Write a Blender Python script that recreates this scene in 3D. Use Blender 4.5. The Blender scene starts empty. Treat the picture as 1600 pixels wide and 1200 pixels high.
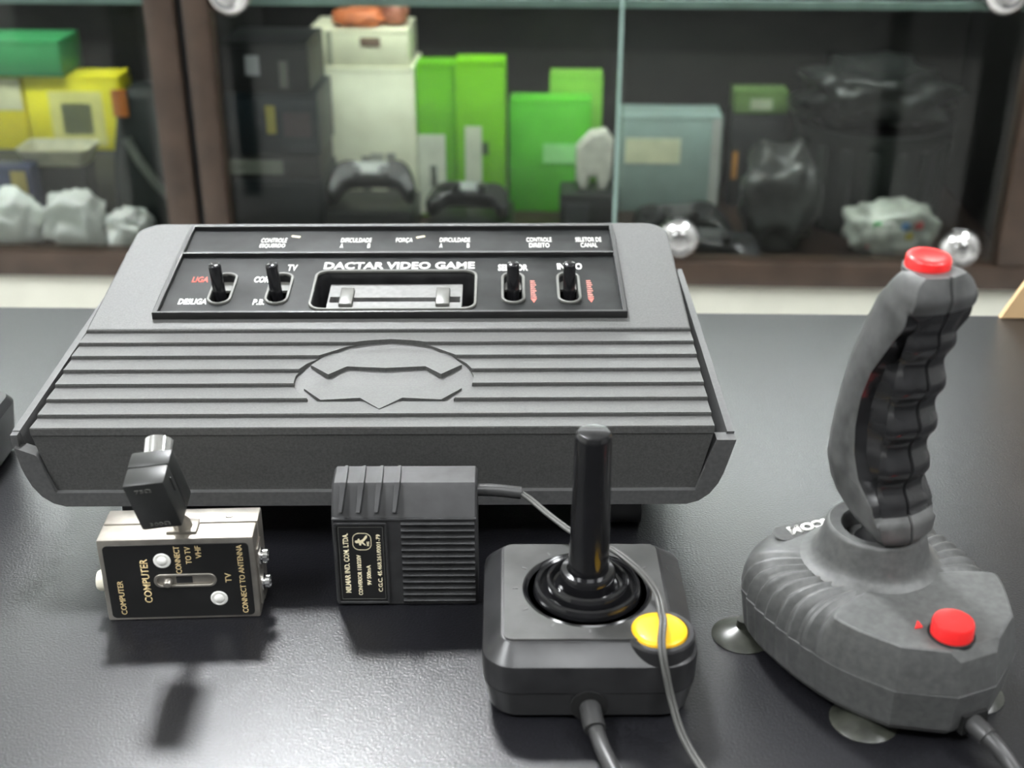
import bpy, bmesh, math, random
from mathutils import Vector, Matrix, noise, geometry
random.seed(7)
R = math.radians
scn = bpy.context.scene
col = scn.collection

# ------------------------------------------------------------------ camera
cd = bpy.data.cameras.new('camera'); cam = bpy.data.objects.new('camera', cd); col.objects.link(cam)
cam.location = (0, 0, .364); cam.rotation_euler = (R(90 - 26), 0, 0)
cd.sensor_width = 36; cd.lens = 45; cd.clip_start = .02; cd.clip_end = 30
cd.dof.use_dof = True; cd.dof.focus_distance = .655; cd.dof.aperture_fstop = 8.8
scn.camera = cam
# ------------------------------------------------------------------ world, exposure
w = bpy.data.worlds.new('world'); scn.world = w; w.use_nodes = True
bg = w.node_tree.nodes['Background']; bg.inputs[0].default_value = (.93, 1, .96, 1); bg.inputs[1].default_value = .30
scn.view_settings.view_transform = 'Standard'; scn.view_settings.look = 'None'
scn.view_settings.gamma = 1; scn.view_settings.use_curve_mapping = False
scn.view_settings.exposure = 1.0
# ceiling lamps, with unseen fill and reflection lights added: (x, y, size x, size y, emission strength); the fittings are built with the room
LAMPS = [(-.47, 1.93, .30, .26, 240), (.35, -.75, 1.1, .35, 13), (-1.3, -.2, .35, 1.1, 28), (1.5, .35, .35, 1.1, 20), (-.1, 4.5, 3.6, .3, 5)]  # front and left entries are added fill; the far rear row brightens the tabletop

# ------------------------------------------------------------------ materials
MATS = {}
def mat(name, c, rough=.5, metal=0, spec=.5, noise_scale=None, noise_amt=.15, bump=None, bump_scale=800, trans=0, emit=None, coat=0, alpha=1, rough_var=0):
    if name in MATS: return MATS[name]
    m = bpy.data.materials.new(name); m.use_nodes = True; MATS[name] = m
    nt = m.node_tree; b = nt.nodes['Principled BSDF']
    c = tuple(c) if len(c) == 4 else (*c, 1)
    b.inputs['Base Color'].default_value = c; b.inputs['Roughness'].default_value = rough
    b.inputs['Metallic'].default_value = metal; b.inputs['Specular IOR Level'].default_value = spec
    b.inputs['Transmission Weight'].default_value = trans; b.inputs['Coat Weight'].default_value = coat
    b.inputs['Coat Roughness'].default_value = .12; b.inputs['Alpha'].default_value = alpha
    tc = nt.nodes.new('ShaderNodeTexCoord')
    def nz(scale, detail=3):
        n = nt.nodes.new('ShaderNodeTexNoise'); n.inputs['Scale'].default_value = scale; n.inputs['Detail'].default_value = detail
        nt.links.new(tc.outputs['Object'], n.inputs['Vector']); return n
    n = nz(noise_scale or 60)
    r = nt.nodes.new('ShaderNodeValToRGB')
    r.color_ramp.elements[0].position = .3; r.color_ramp.elements[1].position = .7
    lo = [max(0, x * (1 - noise_amt)) for x in c[:3]]; hi = [min(1, x * (1 + noise_amt)) for x in c[:3]]
    r.color_ramp.elements[0].color = (*lo, 1); r.color_ramp.elements[1].color = (*hi, 1)
    nt.links.new(n.outputs['Fac'], r.inputs['Fac']); nt.links.new(r.outputs['Color'], b.inputs['Base Color'])
    if rough_var:
        n3 = nz(28, 2); mr = nt.nodes.new('ShaderNodeMapRange')
        mr.inputs['From Min'].default_value = .2; mr.inputs['From Max'].default_value = .8
        mr.inputs['To Min'].default_value = rough - rough_var; mr.inputs['To Max'].default_value = rough + rough_var
        nt.links.new(n3.outputs['Fac'], mr.inputs['Value']); nt.links.new(mr.outputs['Result'], b.inputs['Roughness'])
    if bump:
        n2 = nz(bump_scale, 2); bp = nt.nodes.new('ShaderNodeBump'); bp.inputs['Strength'].default_value = bump; bp.inputs['Distance'].default_value = .0002
        nt.links.new(n2.outputs['Fac'], bp.inputs['Height']); nt.links.new(bp.outputs['Normal'], b.inputs['Normal'])
    if emit:
        b.inputs['Emission Color'].default_value = (.96, .985, 1, 1); b.inputs['Emission Strength'].default_value = emit
    return m
def glass_mat(name, tint, gloss=.06):
    m = bpy.data.materials.new(name); m.use_nodes = True; nt = m.node_tree; nt.nodes.clear()
    o = nt.nodes.new('ShaderNodeOutputMaterial'); mx = nt.nodes.new('ShaderNodeMixShader')
    t = nt.nodes.new('ShaderNodeBsdfTransparent'); t.inputs[0].default_value = (*tint, 1)
    g = nt.nodes.new('ShaderNodeBsdfGlossy'); g.inputs['Roughness'].default_value = .03
    f = nt.nodes.new('ShaderNodeFresnel'); f.inputs['IOR'].default_value = 1.45
    nt.links.new(f.outputs[0], mx.inputs[0]); nt.links.new(t.outputs[0], mx.inputs[1]); nt.links.new(g.outputs[0], mx.inputs[2]); nt.links.new(mx.outputs[0], o.inputs[0])
    return m

M_shell = mat('grey_shell', (.068, .068, .066), .5, noise_scale=900, noise_amt=.22, bump=.28, bump_scale=1500, spec=.45)
M_shell2 = mat('grey_lower_shell', (.072, .072, .072), .48, noise_scale=500, noise_amt=.15, bump=.25, bump_scale=1500)
M_panel = mat('black_panel', (.010, .011, .011), .34, noise_scale=70, noise_amt=.5, rough_var=.10, spec=.15)
M_frame = mat('black_bezel', (.014, .014, .014), .34, noise_scale=200)
M_black = mat('black_gloss', (.008, .008, .009), .16, noise_scale=80, rough_var=.07)
M_blackm = mat('black_satin', (.021, .021, .022), .33, noise_scale=80, noise_amt=.3, rough_var=.08, bump=.05, bump_scale=900)
M_void = mat('black_void', (.003, .003, .003), .8)
M_white = mat('white_print', (.82, .82, .78), .5)
M_red = mat('red_print', (.6, .09, .06), .5)
M_redf = mat('faded_red_print', (.40, .13, .10), .55, noise_scale=900, noise_amt=.5)
M_gold = mat('gold_print', (.75, .58, .30), .45)
M_cream = mat('cream_print', (.85, .76, .52), .5)
M_ring = mat('grey_slot_rim', (.115, .115, .105), .35)
M_conn = mat('grey_connector', (.13, .13, .125), .45, noise_scale=300)
M_metal = mat('dull_nickel', (.38, .355, .315), .42, metal=.85, noise_scale=90, noise_amt=.18, rough_var=.1)
M_chrome = mat('chrome', (.8, .8, .8), .15, metal=1)
M_rivet = mat('rivet', (.85, .84, .80), .35)
M_label = mat('black_label', (.012, .012, .012), .4)
M_ivory = mat('ivory_plastic', (.72, .68, .56), .4)
M_yellow = mat('yellow_button', (.94, .50, .010), .3)
M_redb = mat('red_button', (.85, .025, .025), .28)
M_jgrey = mat('charcoal_plastic', (.076, .077, .076), .46, noise_scale=300, noise_amt=.2, bump=.2, bump_scale=1400)
M_grip = mat('charcoal_grip', (.080, .081, .080), .42, noise_scale=120, noise_amt=.3, bump=.1, bump_scale=1200, rough_var=.06)
M_gripg = mat('glossy_grip', (.018, .018, .019), .19, noise_scale=120, spec=.5)
M_wire = mat('grey_wire', (.085, .085, .08), .45)
M_cable = mat('dark_cable', (.035, .035, .035), .4)
M_cup = mat('smoky_cup', (.032, .034, .027), .3, noise_scale=120, noise_amt=.5)
M_adapt = mat('black_adapter', (.030, .030, .031), .55, spec=.38, noise_scale=80, noise_amt=.3, rough_var=.04, bump=.06, bump_scale=900)
M_dusty = mat('dusty_black', (.034, .034, .033), .38, noise_scale=60, noise_amt=.35, rough_var=.06, bump=.06, bump_scale=900)
M_table = mat('black_laminate', (.0085, .0085, .0105), .325, noise_scale=700, noise_amt=.6, bump=.85, bump_scale=900, spec=.62)

# ------------------------------------------------------------------ geometry helpers
def tag(o, label, cat, group=None, kind=None):
    if label: o['label'] = label
    if cat: o['category'] = cat
    if group: o['group'] = group
    if kind: o['kind'] = kind
    return o
def thing(name, label, cat, loc=(0, 0, 0), rz=0, group=None):
    o = bpy.data.objects.new(name, None); col.objects.link(o); o.empty_display_size = .02
    o.location = loc; o.rotation_euler = (0, 0, rz)
    return tag(o, label, cat, group)
def link(name, me, m, parent=None, loc=None, rot=None):
    o = bpy.data.objects.new(name, me); col.objects.link(o)
    if m is not None:
        if len(me.materials): me.materials.clear()
        for x in (m if isinstance(m, (list, tuple)) else [m]): me.materials.append(x)
    if parent: o.parent = parent
    if loc is not None: o.location = loc
    if rot is not None: o.rotation_euler = rot
    return o
def fin(bm, name='mesh', smooth=None):
    bmesh.ops.recalc_face_normals(bm, faces=bm.faces[:])
    me = bpy.data.meshes.new(name); bm.to_mesh(me); bm.free()
    if smooth is not None:
        me.shade_smooth() if smooth >= 180 else me.set_sharp_from_angle(angle=R(smooth))
        if smooth < 180:
            for p in me.polygons: p.use_smooth = True
            me.set_sharp_from_angle(angle=R(smooth))
    return me
def obj(name, bm, m, parent=None, smooth=None, loc=None, rot=None):
    return link(name, fin(bm, name, smooth), m, parent, loc, rot)
def box(bm, x0, x1, y0, y1, z0, z1, bev=0, seg=2, M=None):
    r = bmesh.ops.create_cube(bm, size=1)['verts']
    bmesh.ops.transform(bm, verts=r, matrix=Matrix.Translation(((x0+x1)/2, (y0+y1)/2, (z0+z1)/2)) @ Matrix.Diagonal((x1-x0, y1-y0, z1-z0, 1)))
    if bev:
        es = {e for v in r for e in v.link_edges}
        q = bmesh.ops.bevel(bm, geom=list(es), offset=bev, segments=seg, profile=.5, affect='EDGES', clamp_overlap=True)
        r = list({v for f in q['faces'] for v in f.verts} | {v for v in r if v.is_valid})
        allv = set(r); stack = list(r)
        while stack:
            for e in stack.pop().link_edges:
                for v in e.verts:
                    if v not in allv: allv.add(v); stack.append(v)
        r = list(allv)
    if M is not None: bmesh.ops.transform(bm, verts=r, matrix=M)
    return bm
def nb(): return bmesh.new()
def loft(bm, rings, cap=(True, True), closed=True):
    vs = [[bm.verts.new(p) for p in ring] for ring in rings]; n = len(rings[0])
    fs = []
    for a, b in zip(vs, vs[1:]):
        for i in range(n if closed else n - 1):
            j = (i + 1) % n; fs.append((i, bm.faces.new((a[i], a[j], b[j], b[i]))))
    if cap[0]: bm.faces.new(vs[0])
    if cap[1]: bm.faces.new(vs[-1][::-1])
    return fs
def lathe(bm, prof, n=48, c=(0, 0, 0), axis=None):
    """prof: (r, z); axis: a Matrix applied afterwards"""
    rings = [[(max(r, 1e-5) * math.cos(2*math.pi*i/n), max(r, 1e-5) * math.sin(2*math.pi*i/n), z) for i in range(n)] for r, z in prof]
    T = Matrix.Translation(c) @ (axis or Matrix.Identity(4))
    rings = [[T @ Vector(p) for p in r] for r in rings]
    loft(bm, rings); return bm
def catmull(pts, k=8):
    P = [Vector(p) for p in pts]; P = [2*P[0]-P[1]] + P + [2*P[-1]-P[-2]]; out = []
    for i in range(1, len(P) - 2):
        a, b, c, d = P[i-1:i+3]
        for j in range(k):
            t = j / k
            out.append(.5*((2*b) + (c-a)*t + (2*a-5*b+4*c-d)*t*t + (3*b-a-3*c+d)*t**3))
    out.append(P[-2]); return out
def tube(bm, pts, r, n=10, k=8, smooth=True, off=(0, 0)):
    P = catmull(pts, k) if smooth else [Vector(p) for p in pts]
    rings = []; t = (P[1]-P[0]).normalized(); nr = t.orthogonal().normalized()
    up = Vector((0, 0, 1))
    for i, p in enumerate(P):
        t = (P[min(i+1, len(P)-1)] - P[max(i-1, 0)]).normalized()
        nr = up.cross(t)
        if nr.length < 1e-3: nr = Vector((1, 0, 0))
        nr.normalize(); bn = t.cross(nr)
        rr = r[min(i, len(r)-1)] if isinstance(r, (list, tuple)) else r
        c = p + nr*off[0] + bn*off[1]
        rings.append([c + rr*(math.cos(2*math.pi*j/n)*nr + math.sin(2*math.pi*j/n)*bn) for j in range(n)])
    loft(bm, rings); return bm
def plate_mesh(outer, holes, z0, z1, bev=0):
    """flat plate with holes between z0 and z1 (extruded curve outline)"""
    cu = bpy.data.curves.new('outline', 'CURVE'); cu.dimensions = '2D'; cu.fill_mode = 'BOTH'
    for loop in [outer] + list(holes):
        s = cu.splines.new('POLY'); s.points.add(len(loop) - 1); s.use_cyclic_u = True
        for p, (x, y) in zip(s.points, loop): p.co = (x, y, 0, 1)
    cu.extrude = (z1 - z0)/2 - bev; cu.bevel_depth = bev; cu.offset = -bev; cu.bevel_resolution = 2
    o = bpy.data.objects.new('outline', cu); col.objects.link(o)
    dg = bpy.context.evaluated_depsgraph_get(); dg.update()
    me = bpy.data.meshes.new_from_object(o.evaluated_get(dg))
    bpy.data.objects.remove(o); bpy.data.curves.remove(cu)
    me.transform(Matrix.Translation((0, 0, (z0+z1)/2))); me.materials.clear()
    return me
def add_mesh(bm, me, M=None):
    n = len(bm.verts); bm.from_mesh(me); bm.verts.ensure_lookup_table()
    if M is not None: bmesh.ops.transform(bm, verts=bm.verts[n:], matrix=M)
    bpy.data.meshes.remove(me); return bm
def rrect(cx, cy, hx, hy, r, n=6):
    out = []
    for sx, sy, a0 in ((1, 1, 0), (-1, 1, 90), (-1, -1, 180), (1, -1, 270)):
        for i in range(n + 1):
            a = R(a0 + 90*i/n); out.append((cx + sx*(hx-r) + r*math.cos(a), cy + sy*(hy-r) + r*math.sin(a)))
    return out
def circ(cx, cy, r, n=32): return [(cx + r*math.cos(2*math.pi*i/n), cy + r*math.sin(2*math.pi*i/n)) for i in range(n)]
def text_mesh(s, width, height, bold=0, thick=.00025):
    cu = bpy.data.curves.new('text', 'FONT'); cu.body = s; cu.size = 1; cu.offset = bold; cu.resolution_u = 3
    o = bpy.data.objects.new('text', cu); col.objects.link(o)
    dg = bpy.context.evaluated_depsgraph_get(); dg.update()
    me = bpy.data.meshes.new_from_object(o.evaluated_get(dg)); bpy.data.objects.remove(o); bpy.data.curves.remove(cu)
    bm = nb(); bm.from_mesh(me); bpy.data.meshes.remove(me)
    q = bmesh.ops.extrude_face_region(bm, geom=bm.faces[:])
    vs = [v for v in q['geom'] if isinstance(v, bmesh.types.BMVert)]
    bmesh.ops.translate(bm, verts=vs, vec=(0, 0, 1))
    xs = [v.co.x for v in bm.verts]; ys = [v.co.y for v in bm.verts]
    x0, x1, y0, y1 = min(xs), max(xs), min(ys), max(ys)
    for v in bm.verts:
        v.co = ((v.co.x-(x0+x1)/2)/(x1-x0)*width, (v.co.y-(y0+y1)/2)/(y1-y0)*height, v.co.z*thick)
    return bm
def text(s, width, height, m, parent, c, X=(1, 0, 0), Y=(0, 1, 0), bold=0, thick=.00025, name='lettering'):
    bm = text_mesh(s, width, height, bold, thick); X = Vector(X).normalized(); Y = Vector(Y).normalized(); Z = X.cross(Y)
    T = Matrix((X, Y, Z)).transposed().to_4x4(); T.translation = c
    bmesh.ops.transform(bm, verts=bm.verts[:], matrix=T)
    return obj(name, bm, m, parent)
def interp(tab, x):
    tab = sorted(tab)
    if x <= tab[0][0]: return tab[0][1]
    for (a, b), (c, d) in zip(tab, tab[1:]):
        if x <= c: return b + (d-b)*(x-a)/(c-a)
    return tab[-1][1]
def frame(o, x, y, z):
    """matrix with columns x y z and origin o"""
    m = Matrix((Vector(x).normalized(), Vector(y).normalized(), Vector(z).normalized())).transposed().to_4x4(); m.translation = o; return m

# ================================================================== THE ROOM
def struct(name, bm, m, smooth=None, label=None):
    o = obj(name, bm, m, None, smooth); o['kind'] = 'structure'
    if label: o['label'] = label
    return o
M_floor = mat('floor_tile', (.45, .44, .42), .4, noise_scale=6)
M_wall = mat('white_wall', (.82, .82, .79), .7, noise_scale=12, noise_amt=.05)
struct('floor', box(nb(), -3, 3, -2.2, 5.1, -.80, -.75), M_floor)
struct('wall_back', box(nb(), -2.5, 2.3, 5.0, 5.1, -.75, 1.95), M_wall)
struct('wall_left', box(nb(), -2.6, -2.5, -2.2, 5.1, -.75, 1.95), M_wall)
struct('wall_right', box(nb(), 2.3, 2.4, -2.2, 5.1, -.75, 1.95), mat('grey_wall', (.34, .34, .33), .7, noise_scale=12, noise_amt=.05))
struct('wall_front', box(nb(), -2.5, 2.3, -2.2, -2.1, -.75, 1.95), mat('dark_wall', (.14, .14, .14), .7, noise_scale=12, noise_amt=.05))
struct('ceiling', box(nb(), -2.6, 2.4, -2.2, 5.1, 1.95, 2.0), mat('ceiling_paint', (.82, .82, .80), .8, noise_scale=10, noise_amt=.04))
M_fit = mat('white_fitting', (.7, .7, .7), .4)
for i, (x, y, sx, sy, e) in enumerate(LAMPS):
    t = thing('ceiling_lamp', ['small square ceiling lamp above the glass cabinet', 'long added fill lamp above the front of the table', 'long added fill lamp on the left of the ceiling', 'long ceiling lamp on the right of the ceiling', 'long row of ceiling light far behind the cabinet near the back wall'][i], 'ceiling lamp', (x, y, 1.95), 0, 'ceiling lamps')
    bm = nb(); add_mesh(bm, plate_mesh(rrect(0, 0, sx/2+.015, sy/2+.015, .01), [rrect(0, 0, sx/2, sy/2, .005)], -.03, 0)); obj('lamp_frame', bm, M_fit, t)
    obj('diffuser', box(nb(), -sx/2+.001, sx/2-.001, -sy/2+.001, sy/2-.001, -.024, -.016), mat('lamp_light_%d' % i, (.9, .9, .88), .5, emit=e), t)

# ------------------------------------------------------------------ the table
tb = thing('display_table', 'black speckled laminate table carrying the console and controllers', 'table', (0, .42, -.75), R(-1.3))
obj('tabletop', box(nb(), -.95, .95, -.55, .45, .725, .75, .003), M_table, tb, 40)
for sx in (-1, 1):
    for y in (-.48, .38):
        obj('leg', box(nb(), sx*.88-.025, sx*.88+.025, y-.025, y+.025, 0, .7255, .003), M_blackm, tb, 40)

# ================================================================== VIDEO GAME CONSOLE
con = thing('video_game_console', 'dark grey ribbed video game console with black switch panel', 'game console', (-.068, .554, 0), R(.5))
# lower shell: U-shaped tub with a front frame, left front corner broken away
outp = [(.1785, 1), (.1748, .049), (.1735, .0445), (.1712, .0385), (.1672, .0325), (.1620, .0285), (.1560, .0266)]
inp = [(.1550, .0305), (.1600, .0322), (.1645, .036), (.1678, .0405), (.1702, .0455), (.1712, .049), (.1748, 1)]
def uring(y, zr, zl, po=outp, pi=inp):
    f = lambda p, s, zt: [(s*x, y, zt if z == 1 else z) for x, z in p]
    right = f(po, 1, zr); left = f(po, -1, zl)[::-1]
    li = f(pi, -1, zl)[::-1]; ri = f(pi, 1, zr)
    return right + left + li + ri[::1]
bm = nb()
loft(bm, [uring(.005, .0645, .0665), uring(.07, .0668, .068), uring(.20, .0712, .0712), uring(.213, .0712, .0712)])
inf = [(.1600, .0345), (.1602, .0347), (.1606, .036), (.1622, .042), (.1640, .048), (.1660, .055), (.1688, 1)]
outf = [(.1785, 1), (.1748, .049), (.1735, .0445), (.1712, .0385), (.1672, .0325), (.1620, .0285), (.1560, .0266)]
def fring(y):
    right = [(x, y, .0632 if z == 1 else z) for x, z in outf]
    left = [(-x if z != 1 else -.1766, y, .0602 if z == 1 else z) for x, z in outf][::-1]
    li = [(-x if z != 1 else -.1672, y, .0563 if z == 1 else z) for x, z in inf][::-1]
    ri = [(x, y, .0632 if z == 1 else z) for x, z in inf]
    return right + left + li + ri
loft(bm, [fring(-.0015), fring(.0065)])
box(bm, -.176, .176, .209, .213, .035, .0712)                      # back wall
box(bm, -.1784, -.1750, .001, .008, .0585, .0660)                   # torn stub of the left rim
obj('lower_shell', bm, M_shell2, con, 28)
for x in (-.125, .125):
    for y in (.022, .165):
        obj('foot', box(nb(), x-.012, x+.012, y, y+.03, 0, .0275, .002), M_blackm, con, 40)
obj('base_plate', box(nb(), -.135, .135, .035, .195, .0125, .0275, .003), M_blackm, con, 40)

# top cover
S2 = math.atan2(.017, .135); PT = Matrix.Translation((0, .1035, .0776)) @ Matrix.Rotation(S2, 4, 'X')
base_z = lambda y: .0682 + .0588*(y + .002)
bm = nb()
hx = [(.1604, .0015, .0345), (.1672, -.0015, .0682), (.1690, .1040, base_z(.1040)), (.162, .1040, .040)]
vs = [[bm.verts.new((s*x, y, z)) for x, y, z in hx] for s in (-1, 1)]
for i in range(4):
    j = (i+1) % 4; bm.faces.new((vs[0][i], vs[0][j], vs[1][j], vs[1][i]))
bm.faces.new(vs[0]); bm.faces.new(vs[1][::-1])
out = [(-.1692, 0), (.1692, 0)] + [(.1695 - .016 + .016*math.cos(R(a)), .1340 - .016 + .016*math.sin(R(a))) for a in range(0, 91, 9)] + [(-.1695 + .016 - .016*math.sin(R(a)), .1340 - .016 + .016*math.cos(R(a))) for a in range(0, 91, 9)]
add_mesh(bm, plate_mesh(out, [[(-.1325, .0130), (.1325, .0130), (.1325, .1205), (-.1325, .1205)]], -.030, 0, .0012), PT)
cover = obj('top_cover', bm, M_shell, con, 30)
# seven sawtooth ribs, interrupted by the emblem
ys = [.1035 - .0154*k for k in range(7)] + [-.0018]
OV = [(.0925, .0), (.0918, .008), (.0895, .017), (.0860, .0235), (.080, .0295), (.0735, .0365), (.0655, .0425), (.058, .0455), (.052, .0468), (.044, .0466), (.036, .0445), (.030, .0405), (.0265, .0370)]
def xo(y): return 0 if y >= .0925 or y < .0264 else interp(OV, y)
CXE = .0016
def rib(y1, y0, xa, xb):
    """wedge between y1 (back, flush) and y0 (front, proud); xa, xb functions of y"""
    bm = nb(); n = 10; hgt = .0019; rows = []
    yy = [y1 + (y0-y1)*i/n for i in range(n+1)]
    top = []; bot = []
    for y in yy:
        h = hgt*(y1-y)/(y1-y0) + .0011
        a, b = xa(y), xb(y)
        top.append([bm.verts.new((a, y, base_z(y)+h)), bm.verts.new((b, y, base_z(y)+h))])
        bot.append([bm.verts.new((a, y, base_z(y)-.001)), bm.verts.new((b, y, base_z(y)-.001))])
    for i in range(n):
        bm.faces.new((top[i][0], top[i][1], top[i+1][1], top[i+1][0]))
        bm.faces.new((bot[i][0], bot[i+1][0], bot[i+1][1], bot[i][1]))
        bm.faces.new((top[i][0], top[i+1][0], bot[i+1][0], bot[i][0]))
        bm.faces.new((top[i][1], bot[i][1], bot[i+1][1], top[i+1][1]))
    bm.faces.new((top[n][0], top[n][1], bot[n][1], bot[n][0])); bm.faces.new((top[0][1], top[0][0], bot[0][0], bot[0][1]))
    # soft front edge
    es = [e for e in bm.edges if abs(e.verts[0].co.y-y0) < 1e-6 and abs(e.verts[1].co.y-y0) < 1e-6 and e.verts[0].co.z > base_z(y0)+.001 and e.verts[1].co.z > base_z(y0)+.001]
    bmesh.ops.bevel(bm, geom=es, offset=.0004, segments=2, affect='EDGES')
    return bm
we = lambda y: .1672 + .0018*(y/.1)
for y1, y0 in zip(ys, ys[1:]):
    if y0 < .0925 and y1 > .0269:
        obj('rib', rib(y1, y0, lambda y: -we(y), lambda y: CXE - xo(y)), M_shell, cover, 30)
        obj('rib', rib(y1, y0, lambda y: CXE + xo(y), we), M_shell, cover, 30)
    else:
        obj('rib', rib(y1, y0, lambda y: -we(y), we), M_shell, cover, 30)
def emblem(poly, yb, yf):
    bm = nb()
    def z(y): return base_z(y) + .0003 + .0024*(yb-y)/(yb-yf)
    b = [bm.verts.new((x, y, base_z(y)-.001)) for x, y in poly]
    # two-step top so that the back runs out flush
    t = [bm.verts.new((x, y, z(y))) for x, y in poly]
    n = len(poly)
    for tri in geometry.tessellate_polygon([[Vector((x, y, 0)) for x, y in poly]]): bm.faces.new([t[i] for i in tri])
    for i in range(n): bm.faces.new((b[i], b[(i+1) % n], t[(i+1) % n], t[i]))
    return bm
half = [(.0016, .0600), (.0225, .0622), (.0312, .0522), (.0418, .0640), (.0345, .0785), (.020, .0820), (.0040, .0862)]
up_poly = half + [(2*CXE-x, y) for x, y in half[::-1][1:-1]]
half = [(.0016, .0164), (.0123, .0290), (.0322, .0268), (.0424, .0400), (.0312, .0522), (.0225, .0425)]
lo_poly = half + [(2*CXE-x, y) for x, y in half[::-1][:-1]]
obj('emblem_plate', emblem(up_poly, .0862, .0522), M_shell, cover); obj('emblem_plate', emblem(lo_poly, .0522, .0164), M_shell, cover)

# switch panel (own tilted frame: x right, y up the slope, z off the cover)
def stad(cx, cy, hx, hy, n=10): return rrect(cx, cy, hx, hy, hx, n)
SW = [-.1003, -.0672, .0699, .1026]; SY = .0432
slot_out = rrect(.0004, .0413, .0468, .0222, .0065)
bm = nb()
add_mesh(bm, plate_mesh([(-.1345, .0112), (.1345, .0112), (.1345, .1228), (-.1345, .1228)], [[(-.1318, .0132), (.1318, .0132), (.1318, .0838), (-.1318, .0838)], [(-.1318, .0860), (.1318, .0860), (.1318, .1206), (-.1318, .1206)]], 0, .0046, .0004))
pan = obj('control_panel', bm, M_frame, con, 30); pan.matrix_local = PT
holes = [stad(x, SY, .0054, .0172) for x in SW]
bm = nb(); add_mesh(bm, plate_mesh([(-.1319, .0131), (.1319, .0131), (.1319, .0839), (-.1319, .0839)], holes + [slot_out], .0006, .0018)); obj('switch_plate', bm, M_panel, pan)
bm = nb(); add_mesh(bm, plate_mesh([(-.1319, .0859), (.1319, .0859), (.1319, .1207), (-.1319, .1207)], [], .0006, .0018)); obj('rear_plate', bm, M_panel, pan)
lean = [(-.075, .0), (-.08, .0), (0, 0), (0, 0)]
def rim(pl_o, pl_i, m): bm = nb(); add_mesh(bm, plate_mesh(pl_o, [pl_i], .0008, .0031, .0004)); return obj('slot_rim', bm, m, pan, 40)
for x, (lx, ly) in zip(SW, lean):
    rim(stad(x, SY, .0070, .0188), stad(x, SY, .0054, .0172), M_ring)
    # dark well under the slot
    bm = nb(); add_mesh(bm, plate_mesh(stad(x, SY, .0062, .018), [stad(x, SY, .0052, .0170)], -.016, .0008)); box(bm, x-.006, x+.006, SY-.018, SY+.018, -.018, -.0155); obj('switch_well', bm, M_void, pan)
    obj('slide_shutter', box(nb(), x-.0050, x+.0050, SY+.006, SY+.0165, -.004, -.0025), M_ring, pan)
    bm = nb(); ax = frame((x, SY-.006, -.014), (1, 0, -lx), (0, 1, 0), (lx, .12, 1))
    lathe(bm, [(.0036, 0), (.0036, .0325), (.0034, .0334), (.0029, .0338), (0, .0338)], 24, (0, 0, 0), ax); obj('switch_lever', bm, M_black, pan, 40)
# cartridge slot
rim(rrect(.0004, .0413, .0484, .0238, .0078), slot_out, M_ring)
bm = nb(); add_mesh(bm, plate_mesh(rrect(.0004, .0413, .0480, .0234, .0075), [rrect(.0004, .0413, .0467, .0221, .0064)], -.022, .0008)); box(bm, -.047, .048, .018, .0645, -.024, -.0215); obj('cartridge_well', bm, M_blackm, pan, 40)
bm = nb(); add_mesh(bm, plate_mesh([(-.0390, .0200), (.0398, .0200), (.0398, .0590), (-.0390, .0590)], [[(-.0255, .0380), (.0260, .0380), (.0260, .0430), (-.0255, .0430)], [(-.0380, .0370), (-.0305, .0370), (-.0305, .044), (-.0380, .044)], [(.0310, .0370), (.0388, .0370), (.0388, .044), (.0310, .044)]], -.0120, -.0040)); obj('cartridge_connector', bm, M_conn, pan)
for x in (-.028, .0285): obj('connector_guide', box(nb(), x-.0040, x+.0040, .032, .052, -.0050, -.0018, .0008), M_ring, pan, 40)
obj('connector_pins', box(nb(), -.0255, .0260, .0380, .0430, -.014, -.0095), M_void, pan)
# printed words
def pt(s, x0, x1, y0, h, m=M_white, bold=.0): return text(s, x1-x0, h, m, pan, ((x0+x1)/2, y0+h/2-.0065, .0017), bold=bold, thick=.0002)
pt('DACTAR VIDEO GAME', -.0442, .0470, .0742, .0088, bold=.028)
pt('LIGA', -.1205, -.1108, .0582, .0070, M_red, .02); pt('DESLIGA', -.1232, -.1068, .0318, .0066, bold=.03)
pt('COR', -.0838, -.0748, .0578, .0072, bold=.03); pt('P.B.', -.0802, -.0735, .0310, .0065, bold=.03); pt('TV', -.0660, -.0602, .0722, .0078, bold=.02)
pt('SELETOR', .0611, .0790, .0715, .0080, bold=.03); pt('INICIO', .0968, .1118, .0728, .0080, bold=.03)
for x in (.0818, .1150):                                            # worn red marks and arrows beside the two right levers
    bm = nb()
    for k in range(9): box(bm, x-.0017, x+.0017-.0004*(k % 3), .0320+.0024*k, .0320+.0024*k+.0014, .0017, .0019)
    obj('worn_mark', bm, M_redf, pan)
    bm = nb(); add_mesh(bm, plate_mesh([(x-.0018, .0310), (x, .0260), (x+.0018, .0310)], [], .0017, .0019)); obj('arrow_mark', bm, M_red, pan)
def up(s, xc, wd, line, h=.0058): return text(s, wd, h, M_white, pan, (xc, .1062 - line*.0076, .0017), bold=.0, thick=.0002)
up('CONTROLE', -.0795, .0160, 0); up('ESQUERDO', -.0795, .0158, 1)
for xc in (-.0279, .0340):
    up('DIFICULDADE', xc, .0190, 0); up('A', xc-.0085, .0018, 1); up('B', xc+.0085, .0016, 1)
up('FORÇA', .0022, .0104, .08, .0068); up('CONTROLE', .0868, .0158, 0); up('DIREITO', .0868, .0126, 1)
up('SELETOR DE', .1178, .0162, 0); up('CANAL', .1178, .0104, 1)
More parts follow.
